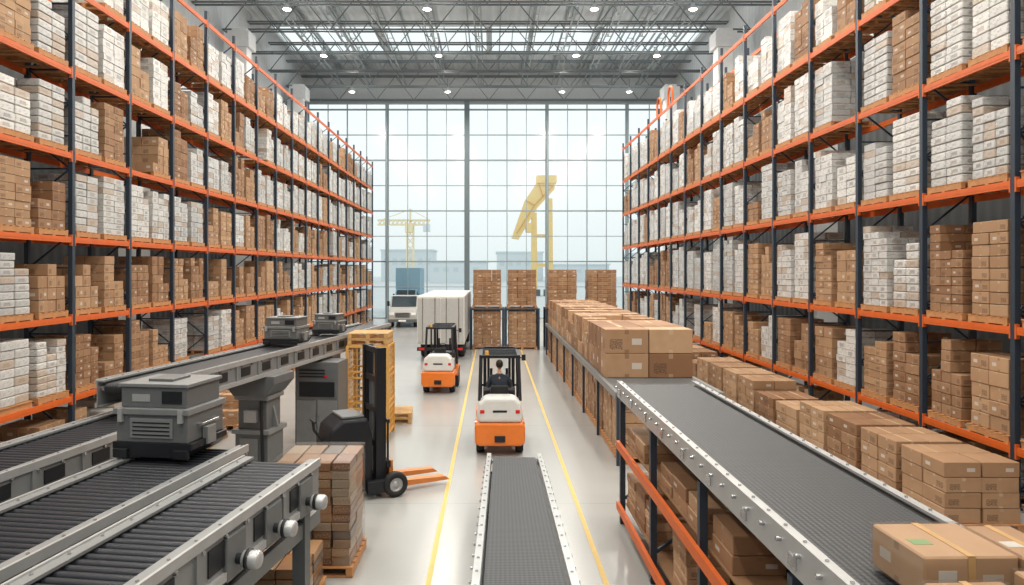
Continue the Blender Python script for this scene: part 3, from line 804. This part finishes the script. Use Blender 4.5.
# ------------------------------------------------------------------ driver
def skin(nodes,edges,sub=2):
    me=bpy.data.meshes.new('t'); me.from_pydata([n[:3] for n in nodes],edges,[])
    o=bpy.data.objects.new('t',me); col.objects.link(o)
    o.modifiers.new('s','SKIN'); sm=o.modifiers.new('b','SUBSURF'); sm.levels=sub; sm.render_levels=sub
    sv=me.skin_vertices[0].data
    for i,n in enumerate(nodes): sv[i].radius=(n[3],n[4] if len(n)>4 else n[3])
    sv[0].use_root=True
    bpy.context.view_layer.update()
    dg=bpy.context.evaluated_depsgraph_get()
    r=bpy.data.meshes.new_from_object(o.evaluated_get(dg)); bpy.data.objects.remove(o)
    v=[x.co[:] for x in r.vertices]; f=[list(p.vertices) for p in r.polygons]
    return v,f
def person(loc):
    N=[(0,-.16,1.29,.15,.12),(0,-.19,1.42,.13,.1),(0,-.2,1.58,.16,.11),(0,-.19,1.7,.1,.08),(0,-.17,1.78,.05),(0,-.15,1.84,.05)]
    E=[(0,1),(1,2),(2,3),(3,4),(4,5)]
    def ch(root,pts):
        p=root
        for q in pts:
            N.append(q); E.append((p,len(N)-1)); p=len(N)-1
        return p
    for s in(-1,1):
        ch(2,[(s*.18,-.19,1.66,.062),(s*.25,-.06,1.5,.05),(s*.27,.06,1.4,.045),(s*.22,.2,1.42,.036),(s*.17,.32,1.45,.028),(s*.165,.37,1.46,.032,.02)])
        ch(0,[(s*.1,-.1,1.27,.095),(s*.14,.12,1.28,.085),(s*.16,.3,1.26,.065),(s*.16,.35,1.05,.058),(s*.16,.38,.82,.042),(s*.16,.42,.755,.042),(s*.165,.54,.74,.035)])
    v,f=skin(N,E)
    b=MB(); b.add(v,f,0,None,True)
    for s in(-1,1):
        for k in range(4):
            x=s*(.165-.028+k*.019); l=(.9,1.05,1.0,.8)[k]
            vv,ff=skin([(x,.37,1.465,.0095),(x,.37+.035*l,1.49,.009),(x,.37+.06*l,1.475,.008),(x,.37+.055*l,1.45,.007)],[(0,1),(1,2),(2,3)],1)
            b.add(vv,ff,0,None,True)
        vv,ff=skin([(s*.14,.36,1.455,.011),(s*.115,.385,1.45,.01),(s*.105,.41,1.45,.009)],[(0,1),(1,2)],1); b.add(vv,ff,0,None,True)
    def hf(p):
        q=p.copy()
        if p.z<0: q.x*=1-.28*(-p.z); q.y=p.y*(1-.1*(-p.z))+.08*(-p.z)
        if p.y>.85 and abs(p.x)<.35 and -.35<p.z<.2: q.y+=.16*(1-abs(p.x)/.35)
        return q
    b.sphere((0,-.13,1.94),(.078,.1,.12),0,24,18,hf)
    for s in(-1,1):
        b.sphere((s*.03,-.038,1.95),(.013,.01,.009),1,8,6); b.sphere((s*.03,-.029,1.95),(.006,.004,.006),2,6,4)
        b.sphere((s*.08,-.14,1.935),(.012,.022,.032),0,8,6)
    b.sphere((0,-.036,1.88),(.024,.008,.006),3,8,6)
    p=mk('person',b,[M_skin,M_white,M_hair,M_red],label='forklift driver in dark jacket seated with hands on the steering wheel',cat='person',loc=loc)
    mk('hair',MB().sphere((0,-.145,1.965),(.087,.106,.108),0,20,14,lambda q: q if (q.z>.1 or q.y<-.1) else Vector((q.x*.8,q.y*.8,q.z*.8))),M_hair,p)
    J=[(0,-.16,1.28,.165,.135),(0,-.19,1.42,.15,.12),(0,-.2,1.58,.18,.125),(0,-.19,1.7,.11,.09),(0,-.175,1.76,.066)]
    EJ=[(0,1),(1,2),(2,3),(3,4)]
    for s in(-1,1):
        pr=2
        for q in [(s*.18,-.19,1.66,.078),(s*.25,-.06,1.5,.064),(s*.27,.06,1.4,.058),(s*.22,.2,1.42,.048),(s*.18,.3,1.445,.042)]:
            J.append(q); EJ.append((pr,len(J)-1)); pr=len(J)-1
    v,f=skin(J,EJ); mk('jacket',MB().add(v,f,0,None,True),M_jacket,p)
    J=[(0,-.15,1.26,.17,.14)]; EJ=[]
    for s in(-1,1):
        pr=0
        for q in [(s*.1,-.1,1.27,.108),(s*.14,.12,1.28,.097),(s*.16,.3,1.26,.077),(s*.16,.35,1.05,.07),(s*.16,.38,.84,.055)]:
            J.append(q); EJ.append((pr,len(J)-1)); pr=len(J)-1
    v,f=skin(J,EJ); mk('trousers',MB().add(v,f,0,None,True),M_trouser,p)
    for s in(-1,1):
        v,f=skin([(s*.16,.39,.8,.05),(s*.16,.4,.745,.05),(s*.163,.5,.735,.045),(s*.166,.57,.73,.036)],[(0,1),(1,2),(2,3)]); mk('shoe',MB().add(v,f,0,None,True),M_black,p)
    return p
pp=person((.17,16.05,0)); pp.scale=(.95,.95,.95)

# ------------------------------------------------------------------ stacker truck
def stacker(loc,rz):
    r=empty('stacker_truck',loc,rz,'black mast stacker truck with lowered orange forks','forklift')
    mk('body',MB().prism([(-.95,.12),(-1.0,.7),(-.9,1.25),(-.7,1.4),(-.25,1.4),(-.16,1.1),(-.16,.12)],'x',-.4,.4),M_dark,r,bev=.05)
    mk('battery_cover',MB().bb(-.34,.34,-.7,-.3,1.4,1.45),M_grey,r,bev=.02)
    for s in(-1,1): mk('side_panel',MB().bb(s*.408-.008,s*.408+.008,-.85,-.35,.35,.75),M_forko,r,bev=.004)
    ms=MB()
    for s in(-1,1):
        ms.bb(s*.35-.05,s*.35+.05,-.1,.08,.06,2.62); ms.bb(s*.25-.03,s*.25+.03,-.07,.06,.06,2.58)
        ms.cyl((s*.13,-.02,.2),(s*.13,-.02,2.0),.035,seg=10,mi=1)
        ms.cyl((s*.05,.0,.6),(s*.05,.0,2.5),.012,seg=6,mi=1)
    for z in(.3,.9,1.5,2.05,2.57): ms.bb(-.36,.36,-.08,-.03,z-.05,z+.05)
    mk('mast',ms,[M_dark,M_grey],r)
    ca=MB().bb(-.45,.45,.08,.15,.12,.26).bb(-.45,.45,.08,.15,.5,.62)
    for k in range(6): ca.bb(-.42+k*.168-.016,-.42+k*.168+.016,.09,.12,.6,1.3)
    ca.bb(-.45,.45,.09,.13,1.29,1.35)
    mk('carriage',ca,M_dark,r)
    for s in(-1,1):
        mk('fork',MB().prism([(.15,.6),(.22,.6),(.23,.21),(1.25,.17),(1.34,.1),(.15,.1)],'x',s*.28-.085,s*.28+.085),M_forko,r)
        mk('outrigger',MB().bb(s*.5-.06,s*.5+.06,-.3,.35,.1,.32),M_dark,r,bev=.01)
        wheel(r,(s*.54,.2,.22),.22,.14); wheel(r,(s*.34,-.85,.14),.14,.12)
    mk('tiller_handle',MB().tube([(0,-.95,1.0),(0,-1.1,1.2),(0,-1.12,1.35)],.025).tube([(-.16,-1.12,1.36),(.16,-1.12,1.36)],.02),M_black,r)
    return r
stacker((-2.14,12.75,0),math.radians(-62))

# yellow crate and pallets
cg=empty('wire_cage',(-2.92,16.9,0),0,'yellow-orange open lattice crate standing on the floor','wire cage')
W,D,H=.95,.95,2.2
for sx in(-1,1):
    for sy in(-1,1): mk('corner_post',MB().bb(sx*W/2-.03,sx*W/2+.03,sy*D/2-.03,sy*D/2+.03,0,H),M_yellow,cg)
for fx in range(4):
    b=MB()
    for k in range(9):
        t=-W/2+W*k/8
        if fx<2: b.bar((t,(-D/2,D/2)[fx],.15),(t,(-D/2,D/2)[fx],H),.012)
        else: b.bar(((-W/2,W/2)[fx-2],t,.15),((-W/2,W/2)[fx-2],t,H),.012)
    for k in range(15):
        z=.15+(H-.15)*k/14; q=.045 if k%5 in(0,4) else .012
        if fx<2: b.bar((-W/2,(-D/2,D/2)[fx],z),(W/2,(-D/2,D/2)[fx],z),q)
        else: b.bar(((-W/2,W/2)[fx-2],-D/2,z),((-W/2,W/2)[fx-2],D/2,z),q)
    mk('mesh_panel',b,M_yellow,cg)
mk('cage_floor',MB().bb(-W/2,W/2,-D/2,D/2,.1,.15),M_yellow,cg)
for k in range(2): mk('yellow_pallet',ypal_mesh,None,loc=(-2.92,16.9,2.225+k*.146),rz=random.uniform(-.03,.03),label='yellow wooden pallet stacked on the lattice crate',cat='pallet',group='yellow pallets')
for k in range(2): mk('yellow_pallet',ypal_mesh,None,loc=(-2.6,18.6,k*.146),rz=.08,label='yellow wooden pallet in a low stack on the floor',cat='pallet',group='yellow pallets')

# ------------------------------------------------------------------ trailer
tr=empty('trailer_truck',(-2.27,31,0),0,'white box trailer with closed rear doors parked in the aisle','truck')
mk('cargo_box',MB().bb(-1.05,1.05,0,9,.7,2.85),M_white,tr,bev=.03)
for k in range(16):
    for s in(-1,1): mk('side_rib',MB().bb(s*1.06-.01,s*1.06+.01,.3+k*.56,.34+k*.56,.8,2.8),M_lgrey,tr)
for s in(-1,1):
    d=mk('rear_door',MB().bb(s*.515-.49,s*.515+.49,-.04,0,.77,2.75),M_trail,tr,bev=.01)
    for x in(.25,.8): mk('lock_bar',MB().cyl((s*x,-.06,.78),(s*x,-.06,2.76),.02,seg=8),M_steel,d)
mk('chassis',MB().bb(-.45,.45,.1,10,.5,.7).bb(-1.05,1.05,-.02,.1,.42,.58),M_dark,tr)
for s in(-1,1):
    mk('tail_light',MB().bb(s*.85-.12,s*.85+.12,-.04,-.02,.46,.55),M_red,tr)
    for y in(1.5,2.7,8.2): wheel(tr,(s*.85,y,.45),.45,.3)
mk('cab',MB().prism([(9.3,.5),(11.2,.5),(11.2,1.5),(10.9,2.6),(9.3,2.6)],'x',-1.05,1.05),M_white,tr,bev=.05)
def light_truck(loc,rz,lab,cm,cargo):
    r=empty('light_truck',loc,rz,lab,'truck')
    mk('cab',MB().prism([(0,.45),(0,1.0),(.12,1.25),(.75,1.4),(1.25,2.15),(2.2,2.2),(2.4,1.2),(2.4,.45)],'x',-.98,.98),cm,r,bev=.06)
    mk('windshield',MB().prism([(.76,1.43),(1.22,2.1),(1.2,2.14),(.71,1.45)],'x',-.86,.86),M_wglass,r)
    for s in(-1,1):
        mk('side_window',MB().prism([(1.0,1.45),(1.35,2.05),(2.1,2.08),(2.15,1.45)],'x',s*.985-.01,s*.985+.01),M_wglass,r)
        mk('headlight',MB().bb(s*.75-.16,s*.75+.16,-.03,.03,.85,1.03),M_lens,r,bev=.02)
        mk('mirror',MB().bb(s*1.12-.08,s*1.12+.08,.95,1.02,1.45,1.8).bar((s*.98,1.0,1.5),(s*1.1,1.0,1.6),.03),M_dark,r)
        for y in(.75,4.2): wheel(r,(s*.84,y,.4),.4,.26)
    g=MB()
    for k in range(5): g.bb(-.5,.5,-.025,.01,.72+k*.07,.755+k*.07)
    mk('grille',g,M_dark,r); mk('bumper',MB().bb(-1.0,1.0,-.1,.1,.38,.6),M_grey,r,bev=.03)
    mk('licence_plate',MB().bb(-.26,.26,-.115,-.1,.43,.55),M_lens,r)
    if cargo: mk('cargo_box',MB().bb(-1.15,1.15,2.5,6.8,.7,cargo),M_blue if cm is M_blue else M_white,r,bev=.03)
    else: mk('cargo_bed',MB().bb(-.98,.98,2.42,5.2,.55,1.15),cm,r,bev=.03)
    mk('chassis',MB().bb(-.5,.5,.4,5.3,.35,.6),M_dark,r)
light_truck((-6.2,48.5,0),0,'grey pickup truck facing the hall near the glass facade',M_trail,None)
light_truck((-8.0,64,0),0,'blue cargo truck standing in the yard outside the glass',M_blue,4.2)

# ------------------------------------------------------------------ cranes outside
cr=empty('harbour_crane',(7.4,108,0),0,'tall yellow portal crane with sloping box boom in the hazy yard','crane')
for x in(-.9,1.5):
    mk('leg',MB().prism([(x-.5,0),(x+.5,0),(x+.38,15.0 if x>0 else 12.8),(x-.38,15.0 if x>0 else 12.8)],'y',-.6,.6),M_craney,cr)
    mk('bogie',MB().bb(x-.9,x+.9,-.9,.9,-.0,1.0),M_grey,cr)
for z in (4.5,9.0): mk('cross_beam',MB().bb(-.6,1.2,-.35,.35,z,z+.5),M_craney,cr)
mk('boom',MB().prism([(-4.4,8.9),(-3.3,8.7),(-.4,13.6),(2.2,16.4),(2.2,18.3),(-.2,17.9),(-2.4,14.6)],'y',-.8,.8),M_craney,cr,bev=.05)
mk('boom_head',MB().bb(-.6,2.5,-1.1,1.1,17.3,18.5),M_craney,cr,bev=.05)
for a,b_ in (((-3.6,9.6),(-.9,13.9)),((-.9,13.9),(1.9,16.8)),((-2.2,14.6),(-.9,13.9)),((-.3,17.5),(.4,15.2))):
    mk('boom_rib',MB().bar((a[0],-.86,a[1]),(b_[0],-.86,b_[1]),.16),M_yellow,cr)
mk('cabin',MB().bb(-2.2,-1.3,-1.1,1.1,9.8,11.2),M_craney,cr,bev=.05)
tc=empty('tower_crane',(-17.5,150,0),0,'pale yellow tower crane with horizontal jib seen through haze','crane')
def lattice(p0,p1,w,n,ax):
    b=MB(); p0=Vector(p0);p1=Vector(p1)
    o=[Vector((w/2,w/2,0)),Vector((-w/2,w/2,0)),Vector((-w/2,-w/2,0)),Vector((w/2,-w/2,0))] if ax=='z' else [Vector((0,w/2,w/2)),Vector((0,-w/2,w/2)),Vector((0,-w/2,-w/2)),Vector((0,w/2,-w/2))]
    for q in o: b.bar(p0+q,p1+q,.26)
    for k in range(n):
        a=p0.lerp(p1,k/n); c=p0.lerp(p1,(k+1)/n)
        for i in range(4): b.bar(a+o[i],c+o[(i+1)%4],.17)
    return b
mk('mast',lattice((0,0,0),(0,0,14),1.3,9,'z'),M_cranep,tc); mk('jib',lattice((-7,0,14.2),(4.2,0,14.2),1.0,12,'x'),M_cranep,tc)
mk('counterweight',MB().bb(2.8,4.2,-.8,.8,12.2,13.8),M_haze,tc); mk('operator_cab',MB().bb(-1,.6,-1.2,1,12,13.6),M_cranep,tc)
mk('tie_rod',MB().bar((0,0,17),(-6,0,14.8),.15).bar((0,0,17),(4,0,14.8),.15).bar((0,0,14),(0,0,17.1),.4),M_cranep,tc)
rnd=random.Random(4)
for i in range(14):
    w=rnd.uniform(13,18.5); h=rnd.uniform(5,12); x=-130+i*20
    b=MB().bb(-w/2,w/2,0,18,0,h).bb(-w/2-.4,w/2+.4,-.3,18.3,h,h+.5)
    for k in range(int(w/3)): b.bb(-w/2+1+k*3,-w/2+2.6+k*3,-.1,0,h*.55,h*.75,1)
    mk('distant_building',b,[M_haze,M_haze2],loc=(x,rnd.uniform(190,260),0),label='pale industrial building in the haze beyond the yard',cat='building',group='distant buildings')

pts=[(0,0,0),(0,0,.5)]+[(0,.4-.4*math.cos(a),.5+.4*math.sin(a)) for a in [math.pi*k/10 for k in range(1,11)]]+[(0,.8,0)]
for y in (34.0,36.3): mk('safety_hoop',MB().tube(pts,.06,8),M_orange,loc=(8.76,y,12.1),label='orange tubular safety hoop on top of the rack',cat='safety rail',group='safety hoops')

# ------------------------------------------------------------------ world, camera
w=bpy.data.worlds.new('World'); scene.world=w; w.use_nodes=True; nt=w.node_tree
bg=nt.nodes['Background']; tc_=nt.nodes.new('ShaderNodeTexCoord'); sp=nt.nodes.new('ShaderNodeSeparateXYZ'); rp=nt.nodes.new('ShaderNodeValToRGB')
nt.links.new(tc_.outputs['Generated'],sp.inputs[0]); nt.links.new(sp.outputs[2],rp.inputs[0]); nt.links.new(rp.outputs[0],bg.inputs[0])
rp.color_ramp.elements[0].position=0; rp.color_ramp.elements[0].color=(.68,.73,.735,1)
rp.color_ramp.elements[1].position=.5; rp.color_ramp.elements[1].color=(.84,.89,.91,1)
e=rp.color_ramp.elements.new(.1); e.color=(.78,.81,.81,1)
bg.inputs[1].default_value=1.3
cam=bpy.data.cameras.new('cam'); co=bpy.data.objects.new('camera',cam); col.objects.link(co)
co.location=(0,0,CH); co.rotation_euler=(math.radians(90),0,0)
cam.sensor_width=36; cam.lens=36*F/1024; cam.shift_x=(512-CX)/1024; cam.shift_y=-(292.5-CY)/1024
cam.clip_end=1000; cam.clip_start=.05
scene.camera=co
scene.view_settings.view_transform='Standard'
scene.view_settings.look='None'
scene.view_settings.exposure=0
